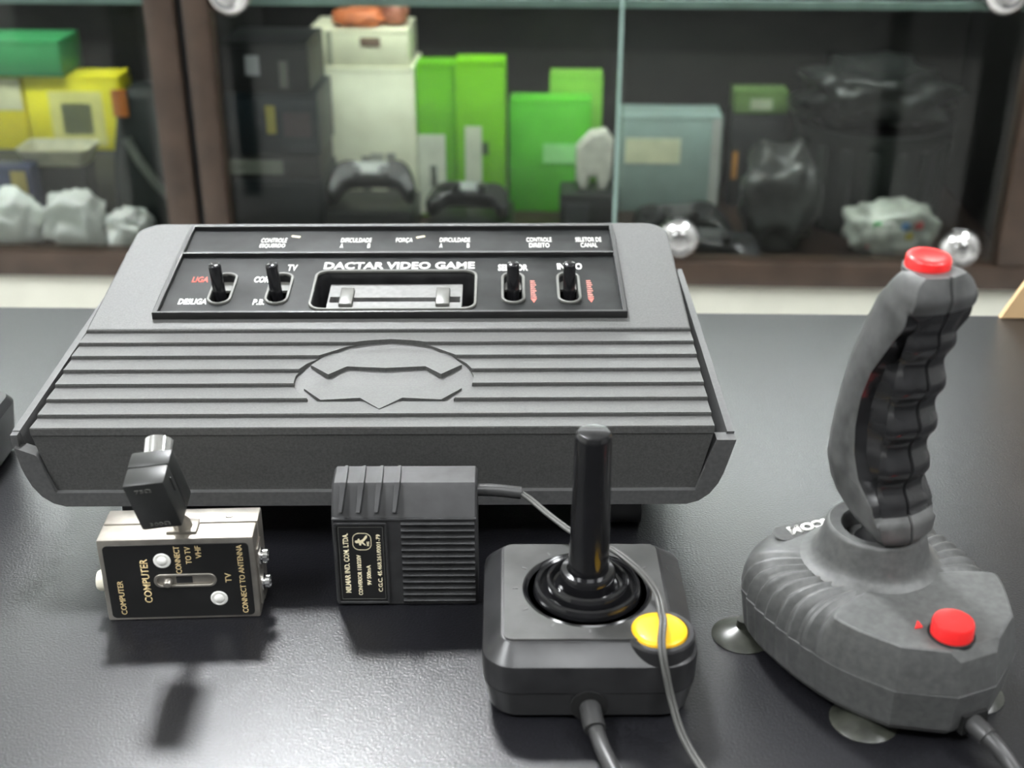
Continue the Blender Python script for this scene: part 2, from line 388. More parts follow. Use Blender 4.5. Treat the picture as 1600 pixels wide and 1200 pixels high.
for x, y, a in ((-.0665, .1115, -.25), (.0122, .1105, .4)):         # two chips in the paint
    bm = nb(); box(bm, -.0028, .0028, -.0009, .0009, 0, .0002, M=Matrix.Translation((x, y, .0017)) @ Matrix.Rotation(a, 4, 'Z')); obj('paint_chip', bm, M_cream, pan)

# ================================================================== ANTENNA SWITCH BOX
sb = thing('antenna_switch_box', 'small silver metal antenna switch box with black plug on top', 'switch box', (-.1540, .4935, 0), R(2.6))
W, D, Hh = .0356, .0240, .0448
bm = nb(); box(bm, -W, W, 0, D, 0, Hh, .0012); obj('case', bm, M_metal, sb, 40)
obj('lid', box(nb(), -W+.0008, W+.0006, D*.52, D+.0008, .001, Hh+.0009, .0008), M_metal, sb, 40)
bm = nb(); add_mesh(bm, plate_mesh(rrect(0, 0, .0331, .0199, .0022), [rrect(.0027, .0003, .0144, .0036, .0035)], 0, .0005)); pl = obj('face_label', bm, M_label, sb); pl.matrix_local = frame((0, 0, Hh*.49), (1, 0, 0), (0, 0, 1), (0, -1, 0))
V = dict(X=(0, 0, 1), Y=(-1, 0, 0))
def st(s, u, w0, w1, h, bold=.0): return text(s, (w1-w0)*Hh, h, M_gold, sb, (-W + u*2*W, -.00045, (w0+w1)/2*Hh), bold=bold, thick=.0002, **V)
st('COMPUTER', .115, .09, .51, .0026); st('COMPUTER', .285, .23, .77, .0036, .012)
st('CONNECT', .505, .585, .915, .0026); st('TO TV', .575, .70, .905, .0026); st('VHF', .642, .765, .915, .0026)
st('TV', .815, .46, .575, .0028); st('CONNECT TO ANTENNA', .905, .075, .915, .0026)
Mz = frame((0, 0, 0), (1, 0, 0), (0, 0, 1), (0, -1, 0))
for u, w_ in ((.405, .745), (.742, .265)):
    bm = nb(); lathe(bm, [(.0040, 0), (.0040, .0006), (.0034, .0009), (.0030, .0007), (.0022, .0006), (.0021, .0013), (.0014, .0018), (0, .0019)], 24, (-W+u*2*W, 0, w_*Hh), Mz); obj('rivet', bm, M_rivet, sb, 40)
bm = nb(); add_mesh(bm, plate_mesh(rrect(0, 0, .0144, .0036, .0035), [rrect(0, 0, .0131, .0024, .0023)], 0, .0011, .0003)); o = obj('switch_slot', bm, M_metal, sb, 40); o.matrix_local = frame((.0027, 0, Hh*.50), (1, 0, 0), (0, 0, 1), (0, -1, 0))
obj('switch_slider', box(nb(), -.0015, .0060, -.0004, .001, Hh*.5-.0018, Hh*.5+.0018, .0003), M_blackm, sb, 40)
bm = nb(); lathe(bm, [(.0021, 0), (.0019, .0035), (.0013, .0042), (0, .0043)], 20, (-.0052, .0005, Hh*.49), Mz); obj('switch_knob', bm, M_metal, sb, 40)
Mx = frame((0, 0, 0), (0, 1, 0), (0, 0, 1), (1, 0, 0))
for w_ in (.34, .66):
    bm = nb(); lathe(bm, [(.0040, 0), (.0040, .0012), (.0018, .0013), (.0018, .0018), (.0034, .0019), (.0034, .0040), (.0026, .0048), (0, .0050)], 20, (W+.0006, .0075, w_*Hh), Mx); obj('terminal_screw', bm, M_chrome, sb, 40)
obj('terminal_strip', box(nb(), W, W+.0012, .002, .013, .006, Hh-.008, .0005), M_metal, sb, 40)
bm = nb(); lathe(bm, [(.0050, 0), (.0050, -.0038), (.0042, -.0050), (0, -.0052)], 20, (-W, .010, .0165), Mx); obj('ivory_jack', bm, M_ivory, sb, 40)
bm = nb(); lathe(bm, [(.0018, 0), (.0018, .0008), (.0012, .0010), (0, .0010)], 16, (.0225, .0170, Hh+.0006)); obj('lid_rivet', bm, M_metal, sb, 40)
obj('plug_bracket', box(nb(), -.0045, .0095, .0035, .0155, Hh-.001, Hh+.0016, .0007), M_metal, sb, 40)
bm = nb(); tube(bm, [(.0030, .0085, Hh), (.0022, .0060, Hh+.006), (-.0002, .0010, Hh+.016), (-.0010, -.0010, Hh+.021)], [.0042]*4+[.0032]*30, 18, 4); obj('plug_stem', bm, M_metal, sb, 40)
PL = Matrix.Translation((-.0022, -.0085, .0758)) @ Matrix.Rotation(R(-9), 4, 'Y') @ Matrix.Rotation(R(14), 4, 'X') @ Matrix.Rotation(R(-4), 4, 'Z')
M_plug = mat('plug_plastic', (.022, .023, .022), .40, noise_scale=80)
bm = nb(); box(bm, -.0093, .0093, -.0105, .0012, -.0140, .0138, .0013); o = obj('plug_body', bm, M_plug, sb, 40); o.matrix_local = PL
bm = nb(); box(bm, -.0095, .0095, .0010, .0108, -.0140, .0140, .0013); q = obj('plug_cap', bm, M_plug, sb, 40); q.matrix_local = PL
obj('plug_rib', box(nb(), .0090, .0100, -.004, -.003, .002, .010, .0003), M_plug, sb, 40).matrix_local = PL
bm = nb(); lathe(bm, [(.0066, 0), (.0066, .0115), (.0058, .0120), (.0050, .0095), (0, .0095)], 28, (0, .0095, .0062), frame((0, 0, 0), (1, 0, 0), (0, .3, -1), (0, 1, .3))); q = obj('plug_connector', bm, M_chrome, sb, 40); q.matrix_local = PL
text('75Ω', .0070, .0020, M_ring, o, (-.0010, -.0105, .0098), (1, 0, 0), (0, 0, 1), .0, .0003); text('300Ω', .0092, .0020, M_ring, o, (.0, -.0105, -.0105), (1, 0, 0), (0, 0, 1), .0, .0003)

# ================================================================== POWER ADAPTER
ad = thing('power_adapter', 'black ribbed plastic power adapter with gold-printed label', 'power adapter', (-.0500, .5050, 0), R(.4))
AW = .0340
prof = [(0, .0006), (0, .0478), (.0012, .0490), (.0085, .0606), (.0100, .0618), (.0235, .0628), (.0265, .0612), (.0300, .050), (.0300, .0006), (.0292, 0), (.0008, 0)]
bm = nb(); rings = []
for s, k in ((-AW+.0002, .0012), (-AW+.0012, 0), (AW-.0012, 0), (AW-.0002, .0012)):
    rings.append([(s, .015 + (y-.015)*(1-k/.015), .031 + (z-.031)*(1-k/.031)) for y, z in prof])
loft(bm, rings); obj('housing', bm, M_adapt, ad, 25)
obj('edge_bead', box(nb(), -AW+.0005, AW-.0005, -.0006, .002, .0474, .0486, .0004), M_adapt, ad, 40)
for k in range(13):
    z = .0462 - k*.00356; bm = nb()
    x0, x1 = -.0016, .0326
    loft(bm, [[(x, .0005, z-.0026), (x, -.0008, z-.0013), (x, -.0016, z-.0002), (x, -.0012, z+.0003), (x, .0005, z+.0004)] for x in (x0, x1)]); obj('fin', bm, M_adapt, ad, 40)
for k in range(4):
    x = -.0284 + k*.0083; pts = [(x+.0006, .0215, .0624, .0010), (x+.0002, .0090, .0614, .0019), (x-.0008, -.0002, .0520, .0011)]
    bm = nb(); rings = []
    nrm = [(0, -.05, 1), (0, -.55, .8), (0, -.85, .5)]
    for (px, py, pz, hw), n in zip(pts, nrm):
        n = Vector(n).normalized()*.0022; c = Vector((px, py, pz))
        rings.append([c+Vector((-hw, 0, 0))-n, c+Vector((-hw*.7, 0, 0))+n, c+Vector((hw*.7, 0, 0))+n, c+Vector((hw, 0, 0))-n])
    loft(bm, rings); obj('vent_ridge', bm, M_adapt, ad, 20)
Mf = lambda x, z, y=0: frame((x, y, z), (1, 0, 0), (0, 0, 1), (0, -1, 0))
bm = nb(); add_mesh(bm, plate_mesh(rrect(0, 0, .0124, .0226, .001), [rrect(0, 0, .0113, .0214, .0008)], 0, .0010, .0003)); o = obj('label_frame', bm, M_adapt, ad, 40); o.matrix_local = Mf(-.0205, .0239)
bm = nb(); add_mesh(bm, plate_mesh(rrect(0, 0, .0112, .0213, .0008), [], 0, .0003)); lab = obj('label', bm, M_label, ad); lab.matrix_local = Mf(-.0205, .0239)
bm = nb(); add_mesh(bm, plate_mesh(rrect(0, 0, .0104, .0202, .0006), [rrect(0, 0, .0102, .0200, .0005)], .0002, .0004)); obj('label_border', bm, M_ring, lab)
def at_(s, u, w0, w1, h, bold=.0): return text(s, (w1-w0)*.0478, h, M_cream, lab, (-AW+u*2*AW+.0205, (w0+w1)/2*.0478-.0239, .00025), (0, 1, 0), (-1, 0, 0), bold, .0002)
at_('MILMAR IND. COM. LTDA.', .093, .155, .85, .0026, .02); at_('CONVERSOR 110/220V', .177, .125, .60, .0020, .02); at_('9V 500mA', .241, .245, .48, .0020, .02); at_('C.G.C. 45.468.261/0001-79', .318, .165, .835, .0020, .01)
lc = (-AW+.205*2*AW+.0205, .755*.0478-.0239)
bm = nb(); add_mesh(bm, plate_mesh(rrect(*lc, .0044, .0047, .0032, 8), [rrect(*lc, .0041, .0044, .0029, 8)], .0002, .0004))
fig = [(-.0033, -.0002), (-.0031, .0006), (-.0022, .0006), (-.0018, .0015), (-.0011, .0015), (-.0009, .0006), (.0004, .0012), (.0018, .0033), (.0026, .0034), (.0025, .0022), (.0010, .0002), (.0005, -.0002), (.0018, -.0019), (.0014, -.0022), (-.0002, -.0008), (-.0005, -.0022), (-.0013, -.0019), (-.0014, -.0007), (-.0026, -.0009)]
add_mesh(bm, plate_mesh([(lc[0]+x, lc[1]+y) for x, y in fig], [], .0002, .0004)); obj('logo', bm, M_cream, lab)
text('MIS', .0024, .0013, M_cream, lab, (lc[0]+.0028, lc[1]-.0012, .00025), (0, 1, 0), (-1, 0, 0), .03, .0002)
bm = nb(); tube(bm, [(AW-.002, .018, .0530), (AW+.008, .018, .0528), (AW+.0205, .0175, .0515)], .0030, 14, 4); obj('strain_relief', bm, M_cable, ad, 60)
# twin flex: runs behind the stick, over the square joystick and off the front of the table
inv = (Matrix.Translation(ad.location) @ Matrix.Rotation(R(.4), 4, 'Z')).inverted()
wp = [(.0045, .5225, .0515), (.0090, .5200, .0495), (.0180, .5120, .0455), (.0300, .5000, .0425), (.0400, .4900, .0425), (.0445, .4800, .0480), (.0520, .4690, .0480), (.0580, .4620, .0455), (.0625, .4545, .0415), (.0630, .4430, .0405), (.0625, .4330, .0432), (.0610, .4230, .0405), (.0620, .4165, .0330), (.0650, .4120, .0200), (.0690, .4040, .0090), (.0760, .3920, .0020), (.0860, .3700, .0014), (.0950, .3400, .0014)]
for i, s in enumerate((-.00085, .00085)):
    bm = nb(); tube(bm, [inv @ Vector(p) for p in wp], .00088, 8, 10, True, (s, 0)); obj('power_wire', bm, M_wire, ad, 60)

# ================================================================== SQUARE JOYSTICK
js = thing('square_joystick', 'glossy black square joystick with upright stick and yellow button', 'joystick', (.0325, .4660, 0), R(.3))
def rr3(z, hx, hy, r, cx=0, cy=0): return [(x, y, z) for x, y in rrect(cx, cy, hx, hy, r, 8)]
bm = nb(); loft(bm, [rr3(.0012, .0405, .0405, .012), rr3(.0025, .0425, .0425, .013), rr3(.0150, .0447, .0447, .014), rr3(.0153, .0441, .0441, .0135)]); obj('lower_case', bm, M_blackm, js, 30)
for x in (-.03, .03):
    for y in (-.03, .03):
        bm = nb(); lathe(bm, [(.004, 0), (.004, .003)], 16, (x, y, 0)); obj('foot', bm, M_void, js, 40)
bm = nb(); loft(bm, [rr3(.0153, .0442, .0442, .0135), rr3(.0158, .0450, .0450, .014), rr3(.0275, .0452, .0452, .014), rr3(.0290, .0449, .0449, .0135), rr3(.0358, .0368, .0372, .006, -.001, -.0005), rr3(.0362, .0360, .0365, .005, -.001, -.0005)])
obj('upper_case', bm, M_blackm, js, 30)
bm = nb(); lathe(bm, [(.0150, .0160), (.0150, .0356), (.0144, .0366), (.0126, .0368), (.0122, .0364), (.0121, .0340), (0, .0340)], 48, (.0290, -.0300, 0)); obj('button_boss', bm, M_blackm, js, 30)
bm = nb(); lathe(bm, [(.0117, .0345), (.0117, .0370), (.0113, .0375), (.0090, .0379), (.0060, .0382), (.003, .0383), (0, .0383)], 40, (.0290, -.0300, 0)); obj('fire_button', bm, M_yellow, js, 60)
bm = nb(); add_mesh(bm, plate_mesh(rrect(-.001, -.0005, .0353, .0358, .0045), [circ(.0005, 0, .0283, 48)], .0360, .0370, .0003)); obj('top_plate', bm, M_dusty, js, 30)
for k in range(12):
    a = k*math.pi/6 + .0; bm = nb(); box(bm, .0298, .0322, -.0004, .0004, .0369, .0372, M=Matrix.Rotation(a, 4, 'Z'))
    if k not in (10, 11): obj('tick_mark', bm, M_jgrey, js)
bm = nb(); lathe(bm, [(.0283, .0350), (.0283, .0368), (.0276, .0374), (.0270, .0368), (.0262, .0362), (.0238, .0362), (.0234, .0385), (.0228, .0400), (.0218, .0405), (.0208, .0398), (.0203, .0378), (.0196, .0372), (.0188, .0380), (.0184, .0410), (.0177, .0425), (.0167, .0430), (.0157, .0420), (.0152, .0395), (.0142, .0390), (.0128, .0400), (.0122, .0430), (.0121, .0462), (.0114, .0474), (.0092, .0478), (.0086, .0470)], 64, (.0005, 0, 0)); obj('rubber_boot', bm, M_black, js, 35)
bm = nb(); lathe(bm, [(.0088, .0455), (.0088, .049), (.0077, .1118), (.0074, .1138), (.0066, .1148), (.0058, .1150), (0, .1151)], 48, (.0005, 0, 0), Matrix.Rotation(R(.4), 4, 'Y')); obj('stick', bm, M_black, js, 35)
bm = nb(); lathe(bm, [(.0078, -.002), (.0078, .0010)], 24, (-.0005, -.0446, .0092), frame((0, 0, 0), (1, 0, 0), (0, 0, 1), (0, -1, 0))); obj('cable_hole', bm, M_void, js)
bm = nb(); tube(bm, [(-.0005, -.040, .0085), (0, -.047, .0085), (.0005, -.052, .0078), (.0012, -.0565, .0068)], .0046, 16, 3); obj('strain_relief', bm, M_cable, js, 60)
bm = nb(); tube(bm, [(0, -.050, .0080), (.0020, -.058, .0060), (.0040, -.066, .0042), (.0070, -.076, .0036), (.0105, -.090, .0036), (.015, -.120, .0036), (.02, -.16, .0036)], .0034, 14, 8); obj('cable', bm, M_cable, js, 60)

# ================================================================== FLIGHT JOYSTICK
# local axes: x = right of its front, y = toward its front
fj = thing('flight_joystick', 'charcoal pistol-grip flight joystick with red buttons and suction cups', 'joystick', (.1868, .4072, 0), math.atan2(-.924, .381) - math.pi/2)
# in this frame forward u is +y and the photograph's right-hand side v is +x after mirroring the axis below
def L(u, v, z): return (-v, u, z)
half = [(.0, .0095), (-.013, .0305), (-.032, .0420), (-.048, .0475), (-.066, .0510), (-.088, .0520), (-.102, .0480), (-.114, .0360), (-.121, .020), (-.1235, 0)]
poly = [(u, v) for u, v in half] + [(u, -v) for u, v in half[::-1][1:]]
def resample(poly, step):
    out = []; n = len(poly)
    for i in range(n):
        a = Vector(poly[i]); b = Vector(poly[(i+1) % n]); k = max(1, round((b-a).length/step))
        out += [tuple(a + (b-a)*j/k) for j in range(k)]
    return out
# round the long sides, keep the front corners crisp
side = [half[1]] + [tuple(p)[:2] for p in catmull([(u, v, 0) for u, v in half[1:]], 12)][1:]
poly = [half[0]] + side + [(u, -v) for u, v in side[::-1][1:]] + [(0, -.0095)]
poly = resample(poly, .0011)
def ztop(u): return interp([(-.13, .0445), (-.10, .0468), (-.06, .0485), (-.030, .0474), (.01, .0472)], u)
def ribf(u): return .0021*(.5+.5*math.cos(2*math.pi*(u+.04)/.0078)) * max(0, min(1, (u+.107)/.006)) * max(0, min(1, (-.041-u)/.006))
soft = [(.0040, .0085, 0), (.0060, .0045, 0), (.0090, .0026, .2), (.0275, .0002, .7), (.0279, .0009, .7), (.0283, .0002, .8), (.0340, .0008, 1), (.0385, .0022, 1), (.0420, .0042, 1), (.0445, .0072, 1), (.0462, .0105, 1), (.0472, .0145, 1), (.0478, .0190, 1), (.0482, .0240, .9), (.0485, .0300, .8), (.0486, .042, .5)]
crisp = [(.0040, .0085), (.0060, .0045), (.0090, .0026), (.0275, .0002), (.0279, .0009), (.0283, .0002), (.0340, .0010), (.0390, .0018), (.0425, .0026), (.0460, .0034), (.0480, .0040), (.0485, .0050), (.0486, .0120), (.0486, .0200), (.0486, .0290), (.0486, .042)]
def sm(a, b, x): t = max(0, min(1, (x-a)/(b-a))); return t*t*(3-2*t)
rings = []
for (z, ins, rb), (zc, ic) in zip(soft, crisp):
    ring = []
    for u, v in poly:
        k = sm(-.047, -.040, u)
        z_, i = z*(1-k) + zc*k, ins*(1-k) + ic*k + rb*ribf(u)
        uu = -.058 + (u+.058)*(1 - i/.062) if u > -.058 else -.058 + (u+.058)*(1 - i/.064)
        vv = v*(1 - i/.0515)
        zz = z_
        if z_ > .036: zz = z_ - (.0486 - ztop(uu))*((z_-.036)/(.0486-.036))
        ring.append(L(uu, vv, zz - rb*ribf(u)*.65))
    rings.append(ring)
bm = nb(); loft(bm, rings)
# slanted facet at the front
q = bmesh.ops.bisect_plane(bm, geom=bm.verts[:]+bm.edges[:]+bm.faces[:], dist=1e-6, plane_co=L(-.0062, 0, .0472), plane_no=L(.0074, 0, .0062), clear_outer=True)
es = [e for e in q['geom_cut'] if isinstance(e, bmesh.types.BMEdge)]
bmesh.ops.contextual_create(bm, geom=es)
obj('base', bm, M_jgrey, fj, 22)
# front deck carrying the red button
UC = -.0735
bm = nb(); lathe(bm, [(.0310, .0470), (.0288, .0482), (.0268, .0492), (.0252, .0508), (.0242, .0530), (.0226, .0590), (.0214, .0634), (.0208, .0646), (.0198, .0652), (.0184, .0648), (.0150, .0642), (.0140, .0630), (.0134, .0560), (0, .0560)], 64, L(UC, 0, 0)); obj('collar', bm, M_jgrey, fj, 40)
bm = nb(); lathe(bm, [(.0115, .0535), (.0115, .0590), (.0090, .0620), (.0085, .0720), (0, .0720)], 32, L(-.0690, 0, 0)); obj('pivot', bm, M_blackm, fj, 40)
# grip
UF = [(z, u) for u, z in [(-.0515, .1870), (-.0509, .1839), (-.0489, .1781), (-.0517, .1674), (-.0551, .1537), (-.0560, .1420), (-.0570, .1318), (-.0574, .1202), (-.0582, .1073), (-.0580, .0990), (-.0575, .0887), (-.0550, .0811), (-.0512, .0763), (-.0500, .0699), (-.0515, .0670)]]
UB = [(z, u) for u, z in [(-.0690, .1870), (-.0735, .1835), (-.0825, .1720), (-.0880, .1590), (-.0940, .1365), (-.0990, .1130), (-.1025, .0920), (-.1010, .0820), (-.0945, .0753), (-.0830, .0705), (-.0640, .0675)]]
UR = [(z, u) for u, z in [(-.0496, .1751), (-.0599, .1600), (-.0705, .1418), (-.0746, .1280), (-.0756, .1145), (-.0740, .1028), (-.0693, .0926), (-.0607, .0846), (-.0513, .0785)]]
WD = [(.0670, .0105), (.0700, .0130), (.0760, .0148), (.090, .0165), (.13, .0165), (.160, .0160), (.172, .0160), (.180, .0150), (.1845, .0130), (.1870, .0100)]
rings = []; N = 76
zs = [.0670 + (.1870-.0670)*i/N for i in range(N+1)]
for z in zs:
    uf, ub, w_ = interp(UF, z), interp(UB, z), interp(WD, z)
    t = sm(.0770, .0800, z) * (1 - sm(.1690, .1745, z))
    if .081 < z < .170: uf += .0019*math.cos(2*math.pi*(z-.1)/.019) * sm(.081, .088, z) * (1-sm(.160, .168, z))
    ur = max(ub + .35*(uf-ub), min(interp(UR, z), uf - .0035)); ur = ur*t + (uf-.0045)*(1-t)
    wf = w_ - .0030*t
    ph = .5*(1-math.cos(2*math.pi*(z-.1)/.019))*t; sc = .0022*ph
    L0 = ur - ub
    p5 = (1-t)*(uf-.0030) + t*max(ur+.0010, uf-.0052+.0012*ph); p6 = (1-t)*(uf-.0036) + t*max(ur+.0008, min(p5-.0004, uf-.0078)); p7 = (1-t)*(uf-.0041) + t*min(p6-.0001, ur+.0014)
    h = [(uf-.0022, .00001), (uf-.0004, .0005), (uf, .0009), (uf-.0008, wf*.45), (uf-.0019, wf*.76), (p5, wf*.97 - sc), (p6, wf*.985 - sc*.5 - .0036*t), (p7, w_ - .0050*t - .0002), (ur-.0003, w_*.985), (ur - .0016, w_*1.01 + .0002), (ur - L0*.35, w_*1.0), (ur - L0*.62, w_*.94), (ur - L0*.82, w_*.78), (ur - L0*.95, w_*.48), (ub, w_*.18)]
    ring = [L(u, -v, z) for u, v in h] + [L(u, v, z) for u, v in h[::-1]]
    rings.append(ring)
# slope the bottom and the top a little, like the moulding
bm = nb(); fs = loft(bm, rings); nh = 15
for i, f in fs:
    k = i if i < nh else 2*nh - 2 - i
    zc = f.calc_center_median().z
    f.material_index = 1 if (k < 8 and .0790 < zc < .1735) else 0
obj('grip', bm, [M_grip, M_gripg], fj, 38)
TB = Matrix.Translation(L(-.0660, 0, .1845)) @ Matrix.Rotation(R(-4), 4, 'X')
bm = nb(); lathe(bm, [(.0096, 0), (.0096, .0022), (.0090, .0024)], 40, (0, 0, 0), TB); obj('thumb_button_seat', bm, M_grip, fj, 40)
bm = nb(); lathe(bm, [(.0088, .0010), (.0088, .0058), (.0082, .0068), (.0066, .0072), (.0052, .0068), (0, .0066)], 40, (0, 0, 0), TB); obj('thumb_button', bm, M_redb, fj, 50)
bm = nb(); lathe(bm, [(.0094, .0460), (.0094, .0477), (.0088, .0479)], 40, L(-.0148, -.0045, 0)); obj('button_seat', bm, M_void, fj, 40)
bm = nb(); lathe(bm, [(.0084, .0460), (.0084, .0530), (.0078, .0543), (.0062, .0546), (0, .0543)], 40, L(-.0148, -.0045, 0)); obj('fire_button', bm, M_redb, fj, 50)
bm = nb(); add_mesh(bm, plate_mesh([(-.0030, -.0012), (.0024, .0010), (-.0008, .0026)], [], .0470, .0479), Matrix.Translation(L(-.0250, -.0140, 0)) @ Matrix.Rotation(R(20), 4, 'Z')); obj('arrow_mark', bm, M_redb, fj)
# front lip facet and cable
obj('cable_hole', box(nb(), -.0062, .0062, -.006, .0004, .0070, .0160), M_void, fj, loc=L(-.0005, .002, 0))
bm = nb(); tube(bm, [L(-.006, .001, .0115), L(.003, .001, .0115), L(.008, .0015, .0105)], .0042, 14, 3); obj('strain_relief', bm, M_cable, fj, 60)
bm = nb(); tube(bm, [L(.004, .001, .0113), L(.012, .0025, .0095), L(.020, .0035, .0058), L(.028, .0015, .0036), L(.040, -.008, .0033), L(.060, -.028, .0033), L(.09, -.05, .0033)], .0033, 14, 8); obj('cable', bm, M_cable, fj, 60)
for u, v in ((-.0290, -.0300), (-.0260, .0235), (-.099, -.0460), (-.096, .0440)):
    bm = nb(); lathe(bm, [(.0030, .0090), (.0032, .0052), (.0085, .0036), (.0128, .0014), (.0142, .0004), (.0140, 0), (.0126, .0005), (0, .0030)], 32, L(u, v, 0)); obj('suction_cup', bm, M_cup, fj, 40)
bm = nb(); add_mesh(bm, plate_mesh(rrect(0, 0, .0290, .0052, .005), [], 0, .0005, .0002)); nm = obj('name_plate', bm, M_jgrey, fj, 40, loc=L(-.1060, 0, .0458), rot=(R(-6), 0, 0))
text('DYNACOM', .0420, .0054, M_white, nm, (0, 0, .0005), (1, 0, 0), (0, 1, 0), .05, .0006)

# ================================================================== CABINET BEHIND THE TABLE
CAB = Matrix.Translation((0, 1.70, 0)) @ Matrix.Rotation(R(-2.4), 4, 'Z')
M_wood = mat('brown_frame', (.055, .036, .025), .4, noise_scale=25, noise_amt=.25)
M_wood2 = mat('dark_brown_interior', (.0085, .0075, .007), .5, noise_scale=20, noise_amt=.3)
M_base = mat('white_base', (.64, .64, .55), .5, noise_scale=15, noise_amt=.06)
M_pane = glass_mat('cabinet_glass', (.90, .93, .91)); M_edge = mat('glass_edge', (.28, .40, .36), .2, noise_scale=20)
cb = thing('display_cabinet', 'brown-framed glass display cabinet on a white base behind the table', 'cabinet'); cb.matrix_world = CAB
cx0, cx1, ctop = -1.25, .74, .42
obj('base', box(nb(), cx0, cx1, .004, .46, -.75, -.303, .003), M_base, cb, 40)
obj('bottom_rail', box(nb(), cx0, cx1, -.012, .03, -.303, -.266, .006), M_wood, cb, 40)
obj('shelf_board', box(nb(), cx0, cx1, .03, .46, -.303, -.290), mat('brown_shelf', (.042, .025, .020), .35, noise_scale=20), cb)
obj('back_panel', box(nb(), cx0, cx1, .44, .46, -.290, ctop), M_wood2, cb)
obj('top_board', box(nb(), cx0, cx1, -.012, .46, ctop, ctop+.03, .003), M_wood, cb, 40)
for x0, x1 in ((-.481, -.440), (-.430, -.396), (.670, .740), (cx0, cx0+.05)):
    obj('stile', box(nb(), x0, x1, -.010, .028, -.266, ctop-.022, .004), M_wood, cb, 40)
obj('partition', box(nb(), -.442, -.428, .002, .44, -.290, ctop), M_void, cb)
for x in (cx0, cx1-.02): obj('side_panel', box(nb(), x, x+.02, .028, .44, -.290, ctop), M_wood2, cb)
for x0, x1, y in ((cx0+.05, -.481, .010), (-.396, .150, .014), (.142, .670, .006)):
    obj('glass_pane', box(nb(), x0, x1, y, y+.005, -.266, ctop-.023), M_pane, cb)
obj('light_shield_rail', box(nb(), cx0, cx1, -.010, .030, ctop-.022, ctop, .004), M_wood, cb, 40)  # unseen lip, added to keep the upper strip's light off the table
obj('added_fill_strip', box(nb(), -.38, .66, .040, .055, ctop-.045, ctop-.030, .002), mat('fill_strip_glow', (.9, .9, .88), .5, emit=38), cb)  # unseen strips added to light the shelves and the tabletop sheen
obj('added_fill_strip', box(nb(), cx0+.07, -.52, .040, .055, ctop-.045, ctop-.030, .002), mat('fill_strip_glow', (.9, .9, .88)), cb)
for x0, x1 in ((-.38, .66), (cx0+.07, -.52)): obj('added_down_fill', box(nb(), x0, x1, .034, .050, ctop-.016, ctop-.001, .002), mat('added_down_fill', (.9, .9, .88), .5, emit=125), cb)  # second unseen pair of strips, added to brighten the cabinet contents
obj('glass_pane_edge', box(nb(), .140, .1445, .0055, .0195, -.266, ctop-.023), M_edge, cb)
for x0, x1 in ((cx0+.05, -.442), (-.428, .72)):
    obj('glass_shelf', box(nb(), x0, x1, .050, .43, .070, .078), M_pane, cb); obj('glass_shelf_edge', box(nb(), x0, x1, .045, .0502, .069, .079), M_edge, cb)
for x, z in ((.232, -.236), (.621, -.246), (-.369, .092), (.628, .100)):
    bm = nb(); lathe(bm, [(.030, 0), (.030, .006), (.027, .012), (.020, .016), (.015, .015), (.012, .020), (.006, .022), (0, .022)], 32); o = obj('glass_clip', bm, M_chrome, cb, 40); o.matrix_local = frame((x, .005, z), (1, 0, 0), (0, 0, 1), (0, -1, 0))
ZS = -.290
def cthing(name, label, cat, x, y, rz=0, z=ZS, group=None):
    t = thing(name, label, cat, group=group); t.matrix_world = CAB @ Matrix.Translation((x, y, z)) @ Matrix.Rotation(rz, 4, 'Z'); return t
def carton(name, label, cat, x, y, sx, sy, sz, c, prints=(), rz=0, z=ZS, group=None, rough=.45):
    """box with a lid line and printed areas (x0,x1,z0,z1,colour) on its front"""
    t = cthing(name, label, cat, x, y, rz, z, group)
    m = mat('box_%.2f_%.2f_%.2f' % tuple(c), c, rough, noise_scale=18, noise_amt=.12)
    obj('body', box(nb(), -sx/2, sx/2, -sy/2, sy/2, 0, sz-.006, .002), m, t, 40)
    obj('lid_flap', box(nb(), -sx/2+.0005, sx/2-.0005, -sy/2+.0005, sy/2-.0005, sz-.0055, sz, .001), m, t, 40)
    for a, b, cc, d, pc in prints:
        o = obj('printed_panel', box(nb(), -sx/2+a*sx, -sx/2+b*sx, -sy/2-.0012, -sy/2+.001, cc*sz, d*sz, .0004), mat('print_%.2f_%.2f_%.2f' % tuple(pc), pc, .45, noise_scale=25, noise_amt=.15), t)
    return t
GREEN = (.13, .46, .005); LIME = (.17, .52, .004)
DK = (.010, .014, .017)
# dark boxes on the left of the right-hand bay
carton('game_box', 'large black game box at the bottom of the dark stack by the brown post', 'game box', -.350, .165, .135, .13, .100, DK)
carton('game_box', 'black game box with a pale strip, second from bottom of the dark stack', 'game box', -.352, .165, .132, .12, .036, (.03, .028, .03), [(.0, .60, .2, .8, (.24, .25, .21))], z=ZS+.1005)
carton('game_box', 'dark navy game box with a yellow spot in the dark stack', 'game box', -.350, .165, .135, .12, .090, (.008, .016, .022), [(.44, .54, .35, .80, (.42, .36, .06)), (.62, .92, .3, .7, (.07, .05, .055))], z=ZS+.1370)
carton('game_box', 'black game box with a white dot on top of the dark stack', 'game box', -.354, .165, .125, .12, .070, (.012, .013, .014), [(.28, .44, .35, .75, (.45, .45, .48)), (.66, .76, .1, .65, (.16, .16, .14))], z=ZS+.2275)
